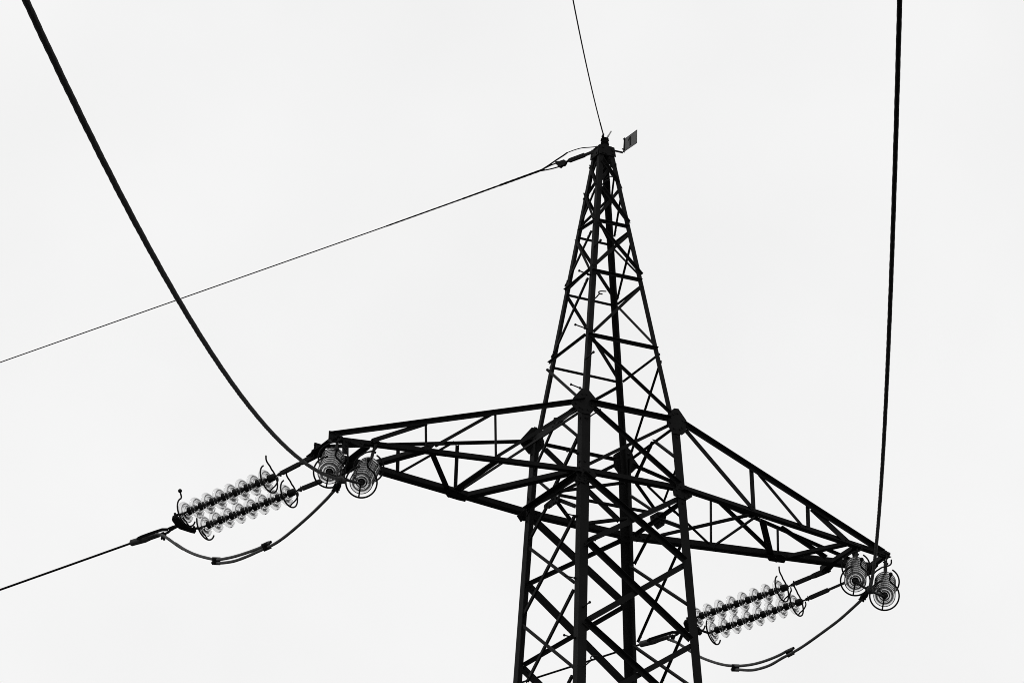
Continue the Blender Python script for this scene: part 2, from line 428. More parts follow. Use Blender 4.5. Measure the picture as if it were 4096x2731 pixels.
RIGHT_BRACES = [
((0.827,-0.663,21.857),(1.910,-0.498,21.027),(-0.584,-0.163,-0.795),(-0.194,0.979,-0.059),0.065),
((1.907,-0.465,21.583),(1.905,-0.502,20.974),(-0.981,-0.194,0.015),(-0.194,0.979,-0.059),0.069),
((2.018,-0.445,21.559),(2.739,-0.335,20.997),(-0.591,-0.164,-0.790),(-0.194,0.979,-0.059),0.047),
((2.834,-0.297,21.327),(2.821,-0.319,20.989),(-0.980,-0.192,0.050),(-0.194,0.979,-0.059),0.065),
((2.921,-0.279,21.328),(3.524,-0.179,21.006),(-0.448,-0.142,-0.883),(-0.194,0.979,-0.059),0.090),
((1.844,0.571,21.550),(1.854,0.604,20.934),(0.993,-0.118,0.011),(-0.118,-0.992,-0.055),0.032),
((1.972,0.556,21.539),(2.666,0.504,20.997),(-0.606,0.116,-0.787),(-0.118,-0.992,-0.055),0.043),
((2.780,0.475,21.273),(2.788,0.493,20.942),(0.993,-0.119,0.015),(-0.118,-0.992,-0.055),0.032),
((2.846,0.465,21.314),(3.487,0.407,20.992),(-0.439,0.102,-0.893),(-0.118,-0.992,-0.055),0.048),
((1.216,0.745,20.944),(1.871,-0.377,20.944),(-0.863,-0.504,-0.000),(-0.000,-0.000,1.000),0.049),
((1.966,0.662,20.944),(1.942,-0.392,20.944),(1.000,-0.023,-0.000),(-0.000,-0.000,1.000),0.025),
((2.048,-0.320,20.944),(2.831,0.763,20.944),(0.810,-0.586,0.000),(-0.000,-0.000,1.000),0.085),
((2.970,0.805,20.944),(3.491,-0.100,20.944),(-0.867,-0.498,-0.000),(-0.000,-0.000,1.000),0.078),
((3.601,-0.048,20.944),(3.618,0.775,20.944),(1.000,-0.021,0.000),(-0.000,-0.000,1.000),0.055),
((4.102,-0.026,20.944),(4.160,0.677,20.944),(0.997,-0.082,0.000),(-0.000,-0.000,1.000),0.060),
((0.898,-0.109,20.944),(1.872,0.674,20.944),(0.627,-0.779,0.000),(-0.000,-0.000,1.000),0.038),
((4.595,1.509,21.763),(4.641,1.526,21.588),(-0.956,-0.132,-0.260),(0.152,-0.987,-0.057),0.047)]
GUSSETS = [
((-0.000,-0.999,0.050),[(-0.702,-0.680,22.070),(-0.818,-0.687,21.926),(-0.862,-0.692,21.830),(-0.776,-0.696,21.753),(-0.710,-0.697,21.733),(-0.591,-0.696,21.736),(-0.504,-0.691,21.846),(-0.500,-0.685,21.971),(-0.607,-0.679,22.081)]),
((-0.000,-0.999,0.050),[(0.580,-0.681,22.039),(0.619,-0.680,22.077),(0.681,-0.679,22.082),(0.792,-0.686,21.939),(0.774,-0.695,21.774),(0.721,-0.697,21.726),(0.583,-0.697,21.719),(0.505,-0.692,21.836),(0.513,-0.685,21.961)]),
((-0.000,0.999,0.050),[(-0.838,0.689,21.883),(-0.680,0.679,22.083),(-0.590,0.679,22.079),(-0.526,0.684,21.987),(-0.497,0.687,21.928),(-0.495,0.690,21.857),(-0.588,0.696,21.739),(-0.710,0.698,21.714),(-0.837,0.692,21.832)]),
((-0.000,0.999,0.050),[(0.506,0.686,21.937),(0.543,0.685,21.974),(0.702,0.679,22.087),(0.773,0.681,22.049),(0.805,0.686,21.950),(0.883,0.690,21.867),(0.778,0.696,21.748),(0.597,0.699,21.692),(0.519,0.694,21.776)]),
((-0.000,-0.999,0.050),[(-0.808,-0.737,20.923),(-0.803,-0.740,20.859),(-0.819,-0.744,20.791),(-0.699,-0.744,20.776),(-0.584,-0.742,20.825),(-0.521,-0.738,20.905),(-0.585,-0.734,20.987),(-0.706,-0.733,20.996)]),
((-0.000,-0.999,0.050),[(0.550,-0.735,20.960),(0.562,-0.740,20.855),(0.743,-0.742,20.828),(0.828,-0.739,20.891),(0.804,-0.735,20.965),(0.688,-0.734,20.981)]),
((-0.000,0.999,0.050),[(-0.856,0.740,20.856),(-0.797,0.744,20.785),(-0.736,0.741,20.837),(-0.556,0.742,20.833),(-0.450,0.737,20.930),(-0.533,0.735,20.972),(-0.731,0.734,20.986)]),
((-0.000,0.999,0.050),[(0.572,0.741,20.846),(0.639,0.746,20.751),(0.821,0.741,20.838),(0.923,0.741,20.837),(0.981,0.736,20.936),(0.819,0.735,20.960)]),
((-0.999,0.000,0.050),[(-0.742,0.205,20.825),(-0.744,0.213,20.787),(-0.747,0.075,20.727),(-0.747,-0.102,20.726),(-0.747,-0.171,20.727),(-0.743,-0.210,20.797),(-0.741,-0.052,20.844)]),
((0.999,-0.000,0.050),[(0.736,0.175,20.952),(0.736,-0.024,20.938),(0.740,-0.212,20.867),(0.743,-0.216,20.811),(0.748,-0.154,20.713),(0.747,0.014,20.715),(0.740,0.165,20.867)]),
((-0.000,0.989,0.147),[(0.091,0.154,25.497),(0.118,0.147,25.544),(0.185,0.143,25.573),(0.201,0.160,25.462),(0.157,0.167,25.415),(0.118,0.177,25.342)]),
((0.000,-0.989,0.147),[(-0.097,-0.093,25.909),(0.113,-0.093,25.913),(0.118,-0.099,25.869),(0.125,-0.114,25.771),(-0.049,-0.114,25.766),(-0.120,-0.114,25.767)]),
((-0.989,-0.000,0.147),[(-0.092,-0.086,25.913),(-0.094,-0.034,25.904),(-0.093,0.031,25.912),(-0.091,0.132,25.921),(-0.114,0.112,25.769),(-0.115,-0.098,25.763)]),
((-0.000,0.989,0.147),[(-0.103,0.091,25.921),(0.194,0.092,25.920),(0.186,0.112,25.780),(-0.112,0.112,25.781)]),
((-0.999,0.000,0.050),[(-0.685,0.053,21.969),(-0.687,-0.043,21.931),(-0.691,-0.143,21.844),(-0.693,-0.100,21.813),(-0.689,0.067,21.879)]),
((-0.161,-0.985,0.057),[(-3.919,-0.210,21.024),(-3.824,-0.226,21.025),(-3.824,-0.231,20.931),(-3.925,-0.216,20.910)]),
((-0.152,0.987,0.057),[(-3.893,0.244,21.058),(-3.780,0.261,21.056),(-3.779,0.266,20.984),(-3.941,0.244,20.918),(-3.896,0.249,20.961)]),
((-0.161,-0.985,0.057),[(-3.682,-0.255,20.926),(-3.480,-0.288,20.922),(-3.504,-0.288,20.861),(-3.670,-0.258,20.902)]),
((0.194,-0.979,0.059),[(3.897,-0.103,21.046),(4.112,-0.061,21.024),(4.119,-0.063,20.974),(4.150,-0.059,20.935),(3.931,-0.104,20.915)]),
((-0.161,-0.985,0.057),[(-2.570,-0.429,21.056),(-2.626,-0.424,20.982),(-2.694,-0.416,20.929),(-2.788,-0.400,20.944),(-2.693,-0.412,21.016)]),
((0.000,0.000,-1.000),[(-1.933,0.641,20.944),(-1.828,0.762,20.944),(-1.662,0.793,20.944),(-1.560,0.799,20.944),(-1.610,0.627,20.944),(-1.767,0.553,20.944),(-1.909,0.510,20.944)]),
((0.000,0.000,-1.000),[(2.696,0.606,20.944),(2.823,0.737,20.944),(3.037,0.712,20.944),(2.984,0.558,20.944),(2.853,0.472,20.944)])]
STEP_BOLTS = [
((-0.397,-0.337,23.863),(-0.535,-0.337,23.886)),
((-0.521,-0.470,23.028),(-0.665,-0.470,23.047)),
((-0.656,-0.586,22.126),(-0.791,-0.586,22.150)),
((-0.723,-0.629,21.214),(-0.869,-0.629,21.218)),
((-0.766,-0.679,20.351),(-0.909,-0.679,20.356)),
((-0.807,-0.717,19.516),(-0.951,-0.717,19.522)),
((-0.847,-0.776,18.717),(-0.995,-0.776,18.727)),
((-0.575,-0.592,22.554),(-0.575,-0.768,22.564)),
((-0.763,-0.827,19.117),(-0.763,-0.986,19.119)),
((-0.310,-0.334,24.292),(-0.310,-0.487,24.304))]
HOOKS = [
[(-0.430,-0.482,23.428),(-0.386,-0.515,23.477),(-0.368,-0.552,23.505),(-0.346,-0.594,23.492)],
[(-0.216,-0.454,23.619),(-0.315,-0.500,23.580),(-0.372,-0.547,23.534),(-0.387,-0.595,23.486)],
[(-0.635,-0.720,21.665),(-0.588,-0.758,21.712),(-0.562,-0.797,21.727),(-0.543,-0.837,21.720)],
[(-0.537,-0.714,21.792),(-0.524,-0.753,21.798),(-0.485,-0.794,21.793)],
[(-0.735,-0.807,19.915),(-0.668,-0.844,19.978),(-0.648,-0.884,19.981),(-0.642,-0.925,19.965)],
[(-0.628,-0.802,20.020),(-0.638,-0.842,20.031),(-0.576,-0.881,20.046)],
[(-0.795,-0.887,18.320),(-0.747,-0.924,18.371),(-0.719,-0.963,18.398),(-0.704,-1.003,18.391)],
[(-0.600,-0.878,18.495),(-0.696,-0.920,18.464),(-0.739,-0.962,18.417),(-0.742,-1.004,18.385)],
[(-0.130,-0.209,25.266),(-0.115,-0.245,25.293),(-0.098,-0.284,25.305),(-0.079,-0.325,25.302)],
[(-0.065,-0.193,25.371),(-0.056,-0.231,25.389),(-0.041,-0.273,25.379),(-0.022,-0.316,25.363)]]
LEG_LEVELS = dict(ground=(0.0,1.7804), arm_bottom=(20.9436,0.7360), arm_top=(21.9088,0.6879), peak=(25.9300,0.0900))
STRINGS = [
('left_rear_a',(-3.820,0.377,20.944),(-4.135,0.995,20.814),(-0.491,0.862,-0.126),0.1761),
('left_rear_b',(-3.279,0.603,20.944),(-3.702,1.350,20.833),(-0.496,0.860,-0.118),0.1787),
('right_rear_a',(3.674,0.733,20.944),(3.374,1.289,20.844),(-0.501,0.858,-0.109),0.1771),
('right_rear_b',(4.194,0.528,20.944),(3.703,1.466,20.762),(-0.499,0.859,-0.112),0.1765),
('left_front_a',(-3.769,-0.154,20.944),(-3.987,-0.515,20.543),(-0.388,-0.770,-0.507),0.1760),
('left_front_b',(-3.308,-0.224,20.944),(-3.533,-0.556,20.494),(-0.423,-0.750,-0.509),0.1760),
('right_front_a',(3.626,-0.107,20.944),(3.390,-0.457,20.539),(-0.478,-0.728,-0.492),0.1760),
('right_front_b',(4.104,-0.055,20.944),(3.881,-0.369,20.456),(-0.486,-0.725,-0.487),0.1760)]
REAR_YOKE = [(-4.861,2.371,20.621),(-4.890,2.286,20.623),(-4.885,2.234,20.627),(-4.803,2.287,20.634),(-4.702,2.401,20.640),(-4.619,2.494,20.644),(-4.477,2.588,20.656),(-4.418,2.640,20.660),(-4.409,2.713,20.656),(-4.463,2.699,20.650),(-4.662,2.605,20.630),(-4.734,2.536,20.626)]
REAR_YOKE_NORMAL = (-0.131,0.070,0.989)
CLAMP_BODY = [(-5.091,3.150,20.544),(-5.083,3.139,20.544),(-4.974,2.970,20.555),(-4.931,2.900,20.562),(-4.853,2.782,20.568)]
CLAMP_BODY_RADII = [0.0297, 0.0423, 0.0454, 0.036, 0.0266]
CLAMP_STRAP = [(-5.025,3.003,20.585),(-5.003,2.959,20.594),(-4.974,2.910,20.600),(-4.907,2.798,20.613),(-4.838,2.685,20.624),(-4.785,2.626,20.613),(-4.754,2.570,20.622),(-4.729,2.543,20.616)]
CLAMP_STRAP_BACK = [(-4.840,2.814,20.580),(-4.805,2.767,20.578),(-4.774,2.712,20.587),(-4.759,2.665,20.605),(-4.732,2.611,20.618),(-4.713,2.572,20.626)]
CLAMP_NORMAL = (0.642,0.456,0.617)
CLAMP_UBOLT = [(-4.841,2.767,20.567),(-4.779,2.727,20.533)]
RIGHT_CLAMP_OFFSET = (7.495,0.289,0.054)
REAR_WIRE_START = (-5.090,3.152,20.542)
REAR_WIRE_DIR = (-0.507,0.856,-0.099)
FRONT_ENDS = [
('left',(-4.531,-1.594,19.832),(-4.126,-1.607,19.781),(-4.445,-1.740,19.714),(-0.406,-0.760,-0.508),(-4.431,-1.600,19.669),(-2.0694,-0.4076,0.00389)),
('right',(2.720,-1.478,19.849),(3.199,-1.386,19.773),(2.861,-1.588,19.733),(-0.482,-0.727,-0.490),(2.859,-1.440,19.690),(-2.1255,-0.3187,0.00669))]
JUMPER_LEFT = ([(-4.878,2.801,20.580),(-4.857,2.694,20.532),(-4.831,2.586,20.463),(-4.775,2.381,20.302),(-4.744,2.256,20.213),(-4.786,2.416,20.336),(-4.729,2.190,20.174),(-4.679,1.954,20.036),(-4.631,1.691,19.910),(-4.602,1.518,19.839),(-4.586,1.399,19.803),(-4.552,1.092,19.734),(-4.522,0.780,19.680),(-4.495,0.465,19.633),(-4.480,0.252,19.612),(-4.475,0.160,19.610)],
[(-4.607,1.622,19.833),(-4.577,1.416,19.762),(-4.541,1.112,19.685),(-4.512,0.797,19.637),(-4.488,0.478,19.602),(-4.472,0.266,19.578),(-4.458,0.052,19.558),(-4.445,-0.279,19.557),(-4.432,-0.843,19.586),(-4.428,-1.278,19.625),(-4.429,-1.433,19.644),(-4.430,-1.593,19.666)])
JUMPER_RIGHT = ([(2.643,3.095,20.598),(2.661,2.979,20.538),(2.683,2.859,20.460),(2.725,2.662,20.306),(2.766,2.444,20.152),(2.808,2.163,19.996),(2.838,1.929,19.886),(2.858,1.723,19.811),(2.867,1.609,19.776),(2.886,1.316,19.706),(2.899,1.016,19.658),(2.906,0.708,19.628),(2.907,0.499,19.621),(2.909,0.330,19.608)],
[(2.861,1.806,19.791),(2.877,1.627,19.731),(2.894,1.440,19.666),(2.906,1.246,19.617),(2.917,0.943,19.576),(2.918,0.625,19.572),(2.919,0.416,19.564),(2.917,0.098,19.563),(2.904,-0.444,19.586),(2.892,-0.819,19.608),(2.874,-1.190,19.649),(2.864,-1.377,19.674),(2.860,-1.435,19.687)])
SPLICES = [((-4.597,1.525,19.822),(0.894,-0.448,-0.023)),((-4.484,0.266,19.590),(0.729,-0.572,0.376)),((2.871,1.728,19.788),(0.894,-0.448,-0.023)),((2.946,0.486,19.606),(0.697,-0.579,0.422))]
EARTH_STRAP = [(-0.117,0.056,25.872),(-0.189,0.178,25.856)]
EARTH_ADJUSTER = [(-0.180,0.163,25.861),(-0.308,0.380,25.840)]
EARTH_SHACKLE = [(-0.305,0.373,25.842),(-0.329,0.414,25.830)]
EARTH_THIMBLE = [(-0.404,0.541,25.879),(-0.370,0.484,25.865),(-0.336,0.427,25.869),(-0.322,0.403,25.843),(-0.324,0.407,25.814),(-0.336,0.427,25.788),(-0.355,0.459,25.790),(-0.369,0.483,25.773),(-0.385,0.509,25.792),(-0.389,0.515,25.829),(-0.404,0.541,25.841)]
EARTH_PLANE_NORMAL = (0.861,0.509,-0.000)
EARTH_LOOPS = [[(-0.402,0.538,25.858),(-0.449,0.617,25.849),(-0.501,0.705,25.828),(-0.524,0.744,25.821)],[(-0.385,0.509,25.794),(-0.434,0.591,25.794),(-0.482,0.674,25.801),(-0.524,0.744,25.810)]]
EARTH_BOND = [(-0.050,-0.057,25.955),(-0.061,-0.038,25.936),(-0.087,0.006,25.933),(-0.142,0.100,25.952),(-0.198,0.194,25.974),(-0.254,0.288,25.977),(-0.317,0.395,25.967)]
EARTH_BOND_ARMOUR = [(-0.316,0.392,25.968),(-0.347,0.446,25.942),(-0.407,0.547,25.900),(-0.467,0.648,25.854),(-0.509,0.718,25.827)]
EARTH_REAR = [(-0.497,0.699,25.821),(-1.119,1.750,25.726),(-1.764,2.838,25.633),(-5.104,8.481,25.193),(-30.518,51.411,21.846)]
EARTH_FRONT_CLAMP = [(0.037,0.008,26.049),(-0.005,-0.034,26.051),(-0.032,-0.063,26.062),(-0.049,-0.109,26.072)]
EARTH_FRONT = ((-0.039,-0.090,26.073),(-2.1101,-0.3713,0.00474))
PEAK_STACK = [(0.034,0.007,25.952),(0.029,-0.002,25.975),(0.024,-0.010,25.995),(0.019,-0.020,26.021),(0.015,-0.027,26.038)]
PALE_ROD = [(0.049,0.019,26.064),(0.064,-0.117,26.142)]
SIGN_BRACKET = [(0.010,-0.096,25.888),(0.247,-0.096,25.893)]
SIGN_CORNERS = [(0.247,-0.141,25.880),(0.247,-0.460,25.852),(0.247,-0.469,26.047),(0.247,-0.150,26.067)]
SIGN_POLE = [(0.247,-0.096,25.893),(0.247,-0.124,26.081)]

# ------------------------------------------------------------------ ground
g = MB()
N = 40
rng = random.Random(4)
S = 3000.0
gv, gf = [], []
for i in range(N + 1):
    for j in range(N + 1):
        x, y = (i / N - .5) * 2, (j / N - .5) * 2
        x, y = math.copysign(abs(x) ** 2.2, x) * S, math.copysign(abs(y) ** 2.2, y) * S
        gv.append((x, y, 0 if math.hypot(x, y) < 70 else rng.uniform(-.3, .3)))
for i in range(N):
    for j in range(N):
        a = i * (N + 1) + j
        gf.append((a, a + N + 1, a + N + 2, a + 1))
g.add(gv, gf, True)
ground = g.build('ground', GRASS)
ground['kind'] = 'structure'

# ------------------------------------------------------------------ pylon
pylon = thing('lattice_pylon', 'tall black steel lattice pylon with a pointed peak and two crossarms', 'pylon')
(Z0, W0), (ZE, WE), (ZD, WD), (ZP, WP) = (LEG_LEVELS[k] for k in ('ground', 'arm_bottom', 'arm_top', 'peak'))
CORNERS = {'near': (-1, -1), 'right': (1, -1), 'left': (-1, 1), 'far': (1, 1)}

def corner(k, z):
    sx, sy = CORNERS[k]
    w = W0 + (WD - W0) * z / ZD if z <= ZD else WD + (WP - WD) * (z - ZD) / (ZP - ZD)
    return V((sx * w, sy * w, z))

for k, (sx, sy) in CORNERS.items():
    mb = MB()
    ex, ey = V((-sx, 0, 0)), V((0, -sy, 0))
    mb.angle(corner(k, 0.0), corner(k, ZD - 0.02), ex, ey, 0.118, 0.011)
    mb.angle(corner(k, ZD - 0.32) + (ex + ey) * 0.012, corner(k, ZP), ex, ey, 0.067, 0.007)
    # splice plates and bolt rows
    for z in (ZD - 0.22, ZD - 0.1, ZD + 0.06, ZD + 0.14, ZE - 0.16, ZE - 0.08, ZE + 0.06, ZE + 0.14):
        p = corner(k, z)
        mb.bolt(p + ex * 0.05, -ey, 0.015, 0.014)
        mb.bolt(p + ey * 0.05, -ex, 0.015, 0.014)
    mb.build('leg', STEEL, pylon)
    mb = MB()
    c = corner(k, 0)
    mb.prism([(c.x + .35 * a, c.y + .35 * b, -0.5) for a, b in ((-1, -1), (1, -1), (1, 1), (-1, 1))], (0, 0, 0.75))
    mb.build('concrete_footing', CONCRETE, pylon)

def member(name, row, parent, bolts=True, i=0):
    p1, p2, e, n, a = row
    p1, p2, e, n = V(p1), V(p2), V(e), V(n)
    mb = MB()
    off = 0.0125 + 0.0007 * (i % 5)
    mb.angle(p1, p2, e, n, a, off=off)
    d = (p2 - p1).normalized()
    if bolts:
        for q, s in ((p1, 1), (p2, -1)):
            for k in (0.03, 0.085):
                mb.bolt(q + d * s * k + e * min(a * 0.55, 0.04) + n * off, -n, min(0.0125, a * 0.2), 0.011, 0.022)
    return mb.build(name, STEEL, parent)

for i, r in enumerate(HORIZONTALS):
    member('horizontal_brace', r, pylon, i=i)
for i, r in enumerate(DIAGONALS):
    member('diagonal_brace', r, pylon, i=i)
for i, r in enumerate(PLAN_BRACES):
    member('plan_brace', r, pylon, i=i)

for chords, braces in ((LEFT_CHORDS, LEFT_BRACES), (RIGHT_CHORDS, RIGHT_BRACES)):
    mb = MB()
    for p1, p2, e, n, a in chords:
        mb.angle(p1, p2, e, n, a, off=0.002)
        d = (V(p2) - V(p1)).normalized()
        for k in (0.06, 0.14, 0.22):
            mb.bolt(V(p1) + d * k + V(e) * a * .5, -V(n), 0.014)
            mb.bolt(V(p2) - d * k + V(e) * a * .5, -V(n), 0.014)
    arm = mb.build('crossarm', STEEL, pylon)
    for i, r in enumerate(braces):
        member('lattice_brace', r, arm, i=i)

for n, poly in GUSSETS:
    mb = MB()
    n = V(n)
    mb.prism([V(p) + n * 0.004 for p in poly], n * 0.011)
    c = sum((V(p) for p in poly), V()) / len(poly)
    for k in range(0, len(poly)):
        q = V(poly[k]).lerp(c, 0.38)
        mb.bolt(q + n * 0.015, n, 0.014, 0.012, 0.028)
    mb.build('gusset_plate', STEEL, pylon)

for a, b in STEP_BOLTS:
    mb = MB()
    a, b = V(a), V(b)
    d = (b - a).normalized()
    mb.rod(a - d * 0.04, b, 0.0085, 8)
    mb.tube([b - d * 0.004, b + d * 0.012], 0.0165, 8)
    mb.tube([a + d * 0.002, a + d * 0.022], 0.017, 6, False)
    mb.build('step_bolt', STEEL, pylon)
for h in HOOKS:
    mb = MB()
    mb.tube(smooth_path(h, 6), 0.0085, 8)
    mb.build('climbing_hook', STEEL, pylon)

# threaded post with nuts and washers on the peak
mb = MB()
st = [V(p) for p in PEAK_STACK]
mb.tube([st[0] - V((0, 0, .06)), st[-1]], [0.042, 0.028], 12)
mb.tube([st[0] - V((0, 0, .015)), st[0] + V((0, 0, .015))], 0.058, 16)
mb.prism([st[0] + V((x * .065, y * .065, -.02)) for x, y in ((-1, -1), (1, -1), (1, 1), (-1, 1))], (0, 0, 0.012))
for p, r in zip(st[1:], (0.045, 0.04, 0.045, 0.04)):
    mb.tube([p - V((0, 0, .011)), p + V((0, 0, .011))], r, 6, False)
    mb.tube([p + V((0, 0, .013)), p + V((0, 0, .018))], r + 0.012, 14)
mb.build('peak_post', STEEL, pylon)
mb = MB()
a, b = (V(p) for p in PALE_ROD)
mb.tube([a, a.lerp(b, .55), a.lerp(b, .56), b], [0.0125, 0.0125, 0.010, 0.010], 10)
mb.build('pale_rod', PALE, pylon)

# ------------------------------------------------------------------ number sign
sign = thing('number_sign', 'small grey square sign with a black number 1 on a bracket beside the pylon peak', 'sign',
             Matrix.Translation(V(SIGN_BRACKET[0])))
inv = Matrix.Translation(-V(SIGN_BRACKET[0]))
mb = MB()
a, b = (V(p) for p in SIGN_BRACKET)
mb.angle(a, b, (0, 0, -1), (0, 1, 0), 0.026, 0.004)
c, d = (V(p) for p in SIGN_POLE)
mb.angle(c - V((0, 0, .01)), d, (0, -1, 0), (1, 0, 0), 0.024, 0.004)
mb.bolt(d - V((0, 0, .025)) + V((0, -.012, 0)), (-1, 0, 0), 0.009)
mb.bolt(c + V((0, -.012, .03)), (-1, 0, 0), 0.009)
local(mb, inv).build('bracket', STEEL, sign)
q = [V(p) for p in SIGN_CORNERS]
sx, sy = q[1] - q[0], q[3] - q[0]
mb = MB()
mb.prism([p + V((0.005, 0, 0)) for p in q], (0.003, 0, 0))
plate = local(mb, inv).build('sign_plate', SIGN_GREY, sign)
mb = MB()
one = [(.39, .16), (.39, .68), (.26, .60), (.26, .73), (.39, .87), (.51, .87), (.51, .16)]
mb.prism([q[0] + sx * u + sy * v + V((0.0045, 0, 0)) for u, v in one], (-0.0012, 0, 0))
local(mb, inv).build('number_digit', SIGN_DARK, plate)
mb = MB()
for (u0, v0, u1, v1) in ((0, 0, 1, .022), (0, .978, 1, 1), (.985, .022, 1, .978)):
    mb.prism([q[0] + sx * u + sy * v + V((0.0045, 0, 0)) for u, v in ((u0, v0), (u1, v0), (u1, v1), (u0, v1))], (-0.001, 0, 0))
local(mb, inv).build('sign_border', SIGN_DARK, plate)

# ------------------------------------------------------------------ insulator strings
shell = [(.020, .036), (.023, .052), (.028, .075), (.037, .098), (.049, .117), (.064, .131), (.076, .1380), (.091, .1380), (.093, .1310),
         (.074, .1235), (.060, .1120), (.060, .1020), (.076, .0960), (.086, .0900), (.080, .0835), (.060, .0770), (.050, .0680),
         (.062, .0600), (.070, .0540), (.058, .0480), (.047, .0380), (.030, .0300)]
shell = [(p.x, p.y) for p in smooth_path([V((x, r, 0)) for x, r in shell], 4)]
mb = MB()
mb.lathe(shell, 72, closed=True)
ME_DISC = mb.mesh('glass_disc', GLASS)
mb = MB()
mb.lathe([(-.058, .0), (-.058, .022), (-.056, .036), (-.046, .044), (-.020, .0465), (.010, .0465), (.026, .047), (.032, .052), (.036, .051), (.036, .028), (.036, .0)], 28)
mb.lathe([(.044, .0), (.044, .031), (.060, .031), (.064, .026), (.078, .026), (.082, .020), (.096, .018), (.099, .0125), (.118, .0125), (.122, .019), (.130, .019), (.132, .0)], 20)
ME_CAP = mb.mesh('cap', CAP_IRON)

def ring(x, R, a0, a1, r, tail, mb):
    """open arcing ring about the string axis at x; angle 0 = side, 90 = up; tail = extra points after a1"""
    pts = []
    for i in range(41):
        a = math.radians(a0 + (a1 - a0) * i / 40)
        pts.append((x, R * math.cos(a), R * math.sin(a)))
    if tail:
        t = smooth_path([pts[-2], pts[-1]] + tail, 6)
        pts = pts[:-2] + [tuple(p) for p in t]
    mb.tube(pts, r, 10)
    mb.ball(pts[0], r, 10)
    mb.ball(pts[-1], r, 10)

